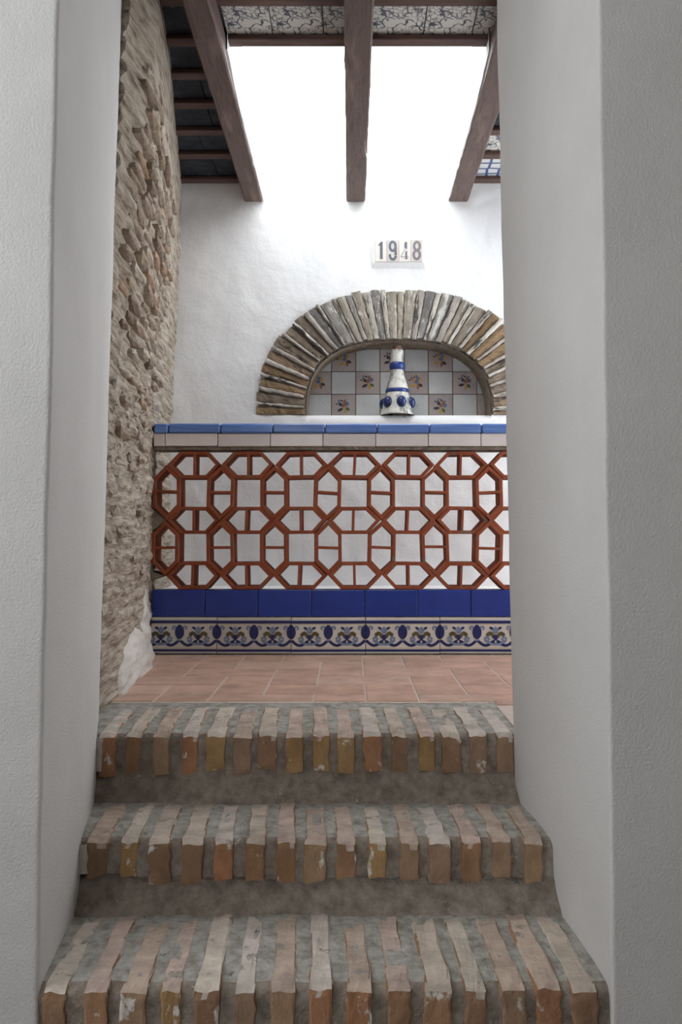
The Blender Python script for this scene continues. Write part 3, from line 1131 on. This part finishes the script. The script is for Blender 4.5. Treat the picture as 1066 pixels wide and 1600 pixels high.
TI, TO = arc_table(IHW, IRISE, IEXP), arc_table(OHW, ORISE, OEXP)
ra = random.Random(31)
edges = [0]
kinds = []
q = 0
tog = 0
while q < 1:
    side = abs(q - .5) * 2
    if tog % 2 == 0:
        dq = ra.uniform(.020, .030)
    else:
        dq = ra.uniform(.009, .015) if side > .3 else ra.uniform(.012, .022)
    q = min(1, q + dq)
    edges.append(q)
    kinds.append(tog % 2)
    tog += 1
for (q0, q1), kd in zip(zip(edges, edges[1:]), kinds):
    if q1 - q0 < .004:
        continue
    g = .0012
    side = abs((q0 + q1) / 2 - .5) * 2
    i0, i1, o0, o1 = at_frac(TI, q0 + g), at_frac(TI, q1 - g), at_frac(TO, q0 + g), at_frac(TO, q1 - g)
    cx, cz = (i0[0] + i1[0] + o0[0] + o1[0]) / 4, (i0[1] + i1[1] + o0[1] + o1[1]) / 4
    ext = ra.uniform(-.012, .006)
    ini = ra.uniform(0, .012)
    proud = (.020 + ra.uniform(0, .008)) if kd == 1 else (.007 + ra.uniform(0, .007))
    if side < .35:
        proud = .015 + ra.uniform(-.005, .007)
    rad = math.atan2((o0[1] + o1[1]) - (i0[1] + i1[1]), (o0[0] + o1[0]) - (i0[0] + i1[0]))
    rc_, rs_ = math.cos(rad), math.sin(rad)
    sd = ra.uniform(0, 90)
    mb = MB()
    NL, NW = 14, 3

    def surf(u, v, yy=None):
        a = (i0[0] + (i1[0] - i0[0]) * v, i0[1] + (i1[1] - i0[1]) * v)
        b_ = (o0[0] + (o1[0] - o0[0]) * v, o0[1] + (o1[1] - o0[1]) * v)
        l = math.hypot(b_[0] - a[0], b_[1] - a[1])
        uu = ini / l + u * (1 - (ini - ext) / l)
        x, z_ = a[0] + (b_[0] - a[0]) * uu, a[1] + (b_[1] - a[1]) * uu
        x += .0035 * N3(x, 0, z_, 40, sd)
        z_ += .0035 * N3(x, 4, z_, 40, sd)
        edge = .004 if v in (0, 1) else 0
        y = YB - proud + edge + .006 * N3(x, 0, z_, 22, sd) + .005 * N3(x, 0, z_, 55, sd)
        dx_, dz_ = x - cx, z_ - cz
        return (dx_ * rc_ + dz_ * rs_, (y if yy is None else yy) - YB, -dx_ * rs_ + dz_ * rc_)
    mb.grid(lambda u, v: surf(u, v), NL, NW)
    yb_ = YB + .06
    mb.grid(lambda u, v: surf(u, 0, None if v == 1 else yb_), NL, 1)
    mb.grid(lambda u, v: surf(u, 1, None if v == 0 else yb_), NL, 1)
    mb.grid(lambda u, v: surf(0, u, None if v == 0 else yb_), NW, 1)
    mb.grid(lambda u, v: surf(1, u, None if v == 1 else yb_), NW, 1)
    mt = M['arch_top'] if side < .42 else (M['arch_lean'] if kd else M['arch_rust'])
    if side < .42 and kd == 1 and ra.random() < .5:
        mt = M['arch_lean']
    link('brick', mb.data('brick', mt, False, True), arch, (cx, YB, cz), (0, -rad, 0))
# mortar bed and the ragged rim of the soffit
mb = MB()
mb.grid(lambda u, v: (lambda a, b_: (a[0] + (b_[0] - a[0]) * v, YB + .002 + .003 * N3(u * 40, v * 5, 0, 1), a[1] + (b_[1] - a[1]) * v))(at_frac(TI, u), at_frac(TO, u)), 90, 5)
mb.grid(lambda u, v: (lambda a: (a[0] * (1 - .010 * 1) + NX * .010, YB - .004 + .085 * v + .003 * N3(u * 30, v, 0, 1), a[1] - .004 - .005 * abs(N3(u * 22, v * 2, 0, 1, 8))))(at_frac(TI, u)), 90, 4, flip=True)
link('mortar_bed', mb.data('mortar_bed', M['arch_mortar'], True), arch)

# ------------------------------------------------------------------ number plaque
plq = thing('number_plaque', 'row of four cream tiles reading 1948 set above the arch', 'plaque', (.25, YB, 1.92))
mb = MB()
fx0, fx1, fz0, fz1 = .116, .384, 1.944, 2.073
bx0, bx1, bz0, bz1 = .098, .392, 1.916, 2.082
yf, yk = YB - .024, YB + .004
F = [(fx0, yf, fz0), (fx1, yf, fz0), (fx1, yf, fz1), (fx0, yf, fz1)]
Bk = [(bx0 + .012, yk, bz0), (bx1, yk, bz0), (bx1, yk, bz1), (bx0, yk, bz1)]
mb.face(F)
for a in range(4):
    b = (a + 1) % 4
    mb.face([Bk[a], Bk[b], F[b], F[a]])
link('plaster_surround', mb.data('plaster_surround', M['white']), plq)


def oval(cx, cz, rx, rz, t0=0, t1=2 * PI, n=22):
    return [(cx + rx * math.cos(t0 + (t1 - t0) * k / n), cz + rz * math.sin(t0 + (t1 - t0) * k / n)) for k in range(n + 1)]


def digit(ch):
    m_ = MB()
    y = -.0005
    if ch == '1':
        m_.poly2([(-.004, -.042), (.010, -.042), (.010, .042), (.000, .042), (-.004, .034)], y)
        m_.poly2([(-.004, .036), (.000, .042), (-.004, .024), (-.012, .022), (-.012, .027)], y)
    elif ch == '9':
        m_.ribbon(oval(0, .020, .0145, .0215, -.2, PI * 1.85), .0062, y)
        m_.ribbon([(.0145, .020), (.0147, 0), (.0145, -.024)], .0062, y - .0001)
        m_.ribbon(oval(0, -.026, .0145, .017, 0, -PI, 14), .0062, y - .0001)
        m_.ribbon([(-.0145, -.018), (-.0145, -.027)], .0062, y - .0001)
    elif ch == '4':
        m_.poly2([(.003, -.040), (.012, -.040), (.012, .000), (.003, -.008)], y)
        m_.poly2([(.012, .006), (.012, .041), (.002, .041), (-.002, .032), (-.002, .012), (.003, .012)], y - .0001)
        m_.ribbon([(-.020, -.030), (.012, .022)], .0012, y - .0002)
        m_.ribbon([(-.020, -.031), (.019, -.031)], .0014, y - .0002)
        m_.ribbon([(-.002, -.0405), (.017, -.0405)], .0012, y - .0002)
    else:
        m_.ribbon(oval(.001, .021, .0145, .0195), .0062, y)
        m_.ribbon(oval(.000, -.021, .0155, .0205), .0066, y - .0001)
    return m_


tw, th = .0625, .116
for k, ch in enumerate('1948'):
    t = link('number_tile', tile_mesh('number_tile', tw - .003, .008, th, M['num_tile'], .001), plq, (.1255 + tw * (k + .5), yf - .003, 2.0075), (0, (.0, -.01, .0, .008)[k], 0))
    t['label'] = 'cream tile with the numeral ' + ch
    link('numeral', digit(ch).data('numeral', M['digit_a'] if k < 3 else M['digit_b']), t, (0, -.0042, 0), (0, 0, 0), (1.03, 1, 1.1), True)

# ------------------------------------------------------------------ ceramic bell in the niche
BX, BY, BZ = .245, YB + .048, SILL + .001
bell = thing('ceramic_bell', 'worn white and blue ceramic bell with round knobs standing in the niche', 'bell', (BX, BY, BZ))
prof = [(.080, .004), (.090, .0), (.091, .006), (.084, .020), (.079, .038), (.074, .062), (.069, .090), (.063, .110), (.059, .122), (.060, .132), (.056, .150), (.046, .182), (.038, .211), (.0345, .235), (.034, .250), (.034, .30), (.0345, .335), (.034, .345), (.030, .349), (.020, .348)]
mb = MB()
mb.lathe(prof, 48)
link('body', mb.data('body', M['bell'], True), bell, (BX, BY, BZ))
mb = MB()
mb.lathe([(.033, .240), (.0385, .243), (.0415, .252), (.0415, .266), (.039, .276), (.034, .281)], 48)
o = link('neck_ring', mb.data('neck_ring', M['blue_band'], True), bell, (BX, BY, BZ))
o['label'] = 'raised blue ring round the neck'
mb = MB()
mb.lathe([(.0585, .118), (.0625, .121), (.0618, .136), (.0575, .141)], 48)
o = link('waist_band', mb.data('waist_band', M['blue_band'], True), bell, (BX, BY, BZ))
o['label'] = 'blue painted band at the waist'
mb = MB()
n = 10
mb.lathe([(.026 * math.sin(PI * k / n), -.031 * math.cos(PI * k / n)) for k in range(n + 1)], 20)
kn = mb.data('knob', M['knob'], True)
for k in range(6):
    t = R(-76 + 60 * k)
    link('knob', kn, bell, (BX + .071 * math.cos(t), BY + .071 * math.sin(t), BZ + .064))
mb = MB()
mb.lathe([(.001, .372), (.020, .371), (.0235, .366), (.024, .350), (.021, .340)], 20)
link('cork', mb.data('cork', M['cork'], True), bell, (BX, BY, BZ))

# dry twigs caught under the bell
mb = MB()
rt = random.Random(4)
for k in range(9):
    a0 = Vector((.27 + rt.uniform(-.02, .05), YB - .012 + rt.uniform(-.02, .006), SILL + .004 - rt.uniform(0, .012)))
    dr = Vector((rt.uniform(-1, 1), rt.uniform(-.4, .2), rt.uniform(-.5, .25))).normalized() * rt.uniform(.02, .045)
    sd = Vector((0, 0, 1)).cross(dr).normalized() * .0016
    up = Vector((0, 0, .0016))
    p0, p1 = a0, a0 + dr
    c0 = [p0 + sd, p0 + up, p0 - sd, p0 - up]
    c1 = [p1 + sd * .5, p1 + up * .5, p1 - sd * .5, p1 - up * .5]
    for i in range(4):
        mb.face([c0[i], c0[(i + 1) % 4], c1[(i + 1) % 4], c1[i]])
o = link('twig_tuft', mb.data('twig_tuft', M['twig']))
tag(o, 'small tuft of dry twigs caught on the ledge beneath the bell rim', 'twigs')

# ------------------------------------------------------------------ ceiling, skylight, beams
SX0, SX1, SY0 = -.458, .514, 2.905
mb = MB()
mb.box(-2.17, SX0, -2.42, 4.42, 2.42, 2.58)
mb.box(SX1, 2.17, -2.42, 4.42, 2.42, 2.58)
mb.box(SX0, SX1, -2.42, SY0, 2.42, 2.58)
ceiling = struct(link('ceiling', mb.data('ceiling', M['white'])), 'tiled ceiling on dark battens with an open skylight')


def yr(base):
    return base


BAT = [2.675, 2.905, 3.125, 3.345, 3.575, 3.805, 4.075]      # far edges of the battens
BW, BHt, BZ0 = .050, .020, 2.366


def battens(x0f, x1, ys):
    for y in ys:
        a = x0f(y)
        me = tile_mesh('batten', x1 - a, BW, BHt, M['batten'], .003)
        link('batten', me, ceiling, ((a + x1) / 2, y - BW / 2, BZ0 + BHt / 2))


battens(lambda y: rub_base(y, 2.37) - .03, -.50, [2.445] + BAT)
battens(lambda y: .57, 1.5, [2.445] + BAT)
battens(lambda y: SX0 - .04, .03, BAT[:2])
battens(lambda y: .03, SX1 + .04, BAT[:2])
link('fascia_board', tile_mesh('fascia_board', SX1 - SX0 + .1, .03, .036, M['batten'], .002), ceiling, ((SX0 + SX1) / 2, SY0 - .017, 2.404))

rc = random.Random(9)


def panels(xs, ys, mats):
    for (y0, y1) in ys:
        for i, (a, b) in enumerate(zip(xs, xs[1:])):
            me = tile_mesh('ceiling_tile', b - a - .003, y1 - y0 - .002, .014, mats(i, y0), .0015)
            link('ceiling_tile', me, ceiling, ((a + b) / 2, (y0 + y1) / 2, BZ0 + BHt + .008 + rc.uniform(0, .002)))


rows = [(a - BW / 2, b - BW / 2) for a, b in zip([2.445] + BAT, BAT)]
for r_ in rows:
    xs0 = rub_base((r_[0] + r_[1]) / 2, 2.38) - .02
    panels([xs0, xs0 + (-.50 - xs0) * rc.uniform(.35, .7), -.50], [r_], lambda i, y: M['slate'])
panels([.57, .88, 1.19, 1.5], rows, lambda i, y: M['trellis'] if y > 3.7 else (M['crackle'] if y > 3.4 else M['slate']))
panels([-.46, -.29, -.10, .03], rows[:2], lambda i, y: M['crackle'])
panels([.03, .27, .45, .56], rows[:2], lambda i, y: M['crackle'])

# glass over the opening
mb = MB()
mb.box(SX0 - .02, SX1 + .02, SY0 - .02, YB + .03, 2.585, 2.591)
glass = struct(link('window_1', mb.data('window_1', M['glass'])), 'skylight pane over the roof opening')


def beam(name, x0, x1, y0, y1, z0, z1, seed, tw0=0.0):
    """squared old timber, cx drifts and edges wander a little"""
    m_ = MB()
    n = 60
    rings = []
    for k in range(n + 1):
        y = y0 + (y1 - y0) * k / n
        pr = []
        ch = .006
        for (sx, sz, cxh, czh) in ((0, 0, 1, 0), (1, 0, -1, 0), (1, 0, 0, 1), (1, 1, 0, -1), (1, 1, -1, 0), (0, 1, 1, 0), (0, 1, 0, -1), (0, 0, 0, 1)):
            x = (x1 if sx else x0) + cxh * ch
            z_ = (z1 if sz else z0) + czh * ch
            d = .004 * N3(sx * 3, y, sz * 3, 3.0, seed) + .0022 * N3(sx * 3, y, sz * 5, 12, seed)
            e = .003 * N3(sx * 5, y, sz * 2, 4.0, seed + 20)
            pr.append((x + d, y, z_ + e))
        rings.append(pr)
    for a, b in zip(rings, rings[1:]):
        for i in range(8):
            j = (i + 1) % 8
            m_.face([a[i], a[j], b[j], b[i]][::-1])
    m_.face(rings[0])
    m_.face(rings[-1][::-1])
    return m_.data(name, M['wood'], False, True)


BE = 4.09
zb0, zb1 = 2.276, 2.366
defs = [('dark wooden ceiling beam nearest the rubble wall', -.556, -.461, 1), ('dark wooden ceiling beam crossing the middle of the skylight', -.022, .077, 2), ('dark wooden ceiling beam partly behind the right pier', .516, .615, 3)]
for k, (lab, x0, x1, sd) in enumerate(defs):
    be = thing('wooden_beam', lab, 'beam', ((x0 + x1) / 2, BE, zb0), 'ceiling beams')
    link('timber', beam('timber', x0, x1, 1.62, BE, zb0, zb1, sd * 13), be)
    if k == 0 or k == 2:
        # flaking white paint and plaster on the side towards the skylight
        xs = x1 + .001 if k == 0 else x0 - .001
        sg = 1 if k == 0 else -1
        mb = MB()

        def lowz(y, k=k):
            return zb0 + .006 + .03 * max(0, 1 - (y - SY0) / .25) + .004 * N3(y, 0, 0, 14, k)
        mb.grid(lambda u, v: (xs + sg * (.004 + .003 * N3(u * 10, v * 2, 0, 1, k)), SY0 - .06 + (YB - .004 - SY0 + .06) * u, lowz(SY0 - .06 + (YB - SY0 + .06) * u) + (2.58 - lowz(SY0 - .06 + (YB - SY0 + .06) * u)) * v), 50, 6, flip=(k == 2))
        mb.grid(lambda u, v: (xs + sg * .004 * (1 - v) - sg * .004 * v, SY0 - .06 + (YB - .004 - SY0 + .06) * u, lowz(SY0 - .06 + (YB - SY0 + .06) * u)), 50, 1, flip=(k == 0))
        o = link('white_lining', mb.data('white_lining', M['lining'], True), be)
        o['label'] = 'flaking white painted side facing the skylight'
    else:
        # waney pale patch where the bark edge is missing
        mb = MB()
        mb.grid(lambda u, v: (.0785 - .014 * math.sin(PI * u) * (1 - v) - .0005, 3.30 + .32 * u, zb0 - .0012 + .026 * v * math.sin(PI * u) + .002 * N3(u * 9, v, 0, 1)), 20, 4)
        o = link('pale_wane', mb.data('pale_wane', M['lining'], True), be)
        o['label'] = 'pale bare patch on the edge of the beam'
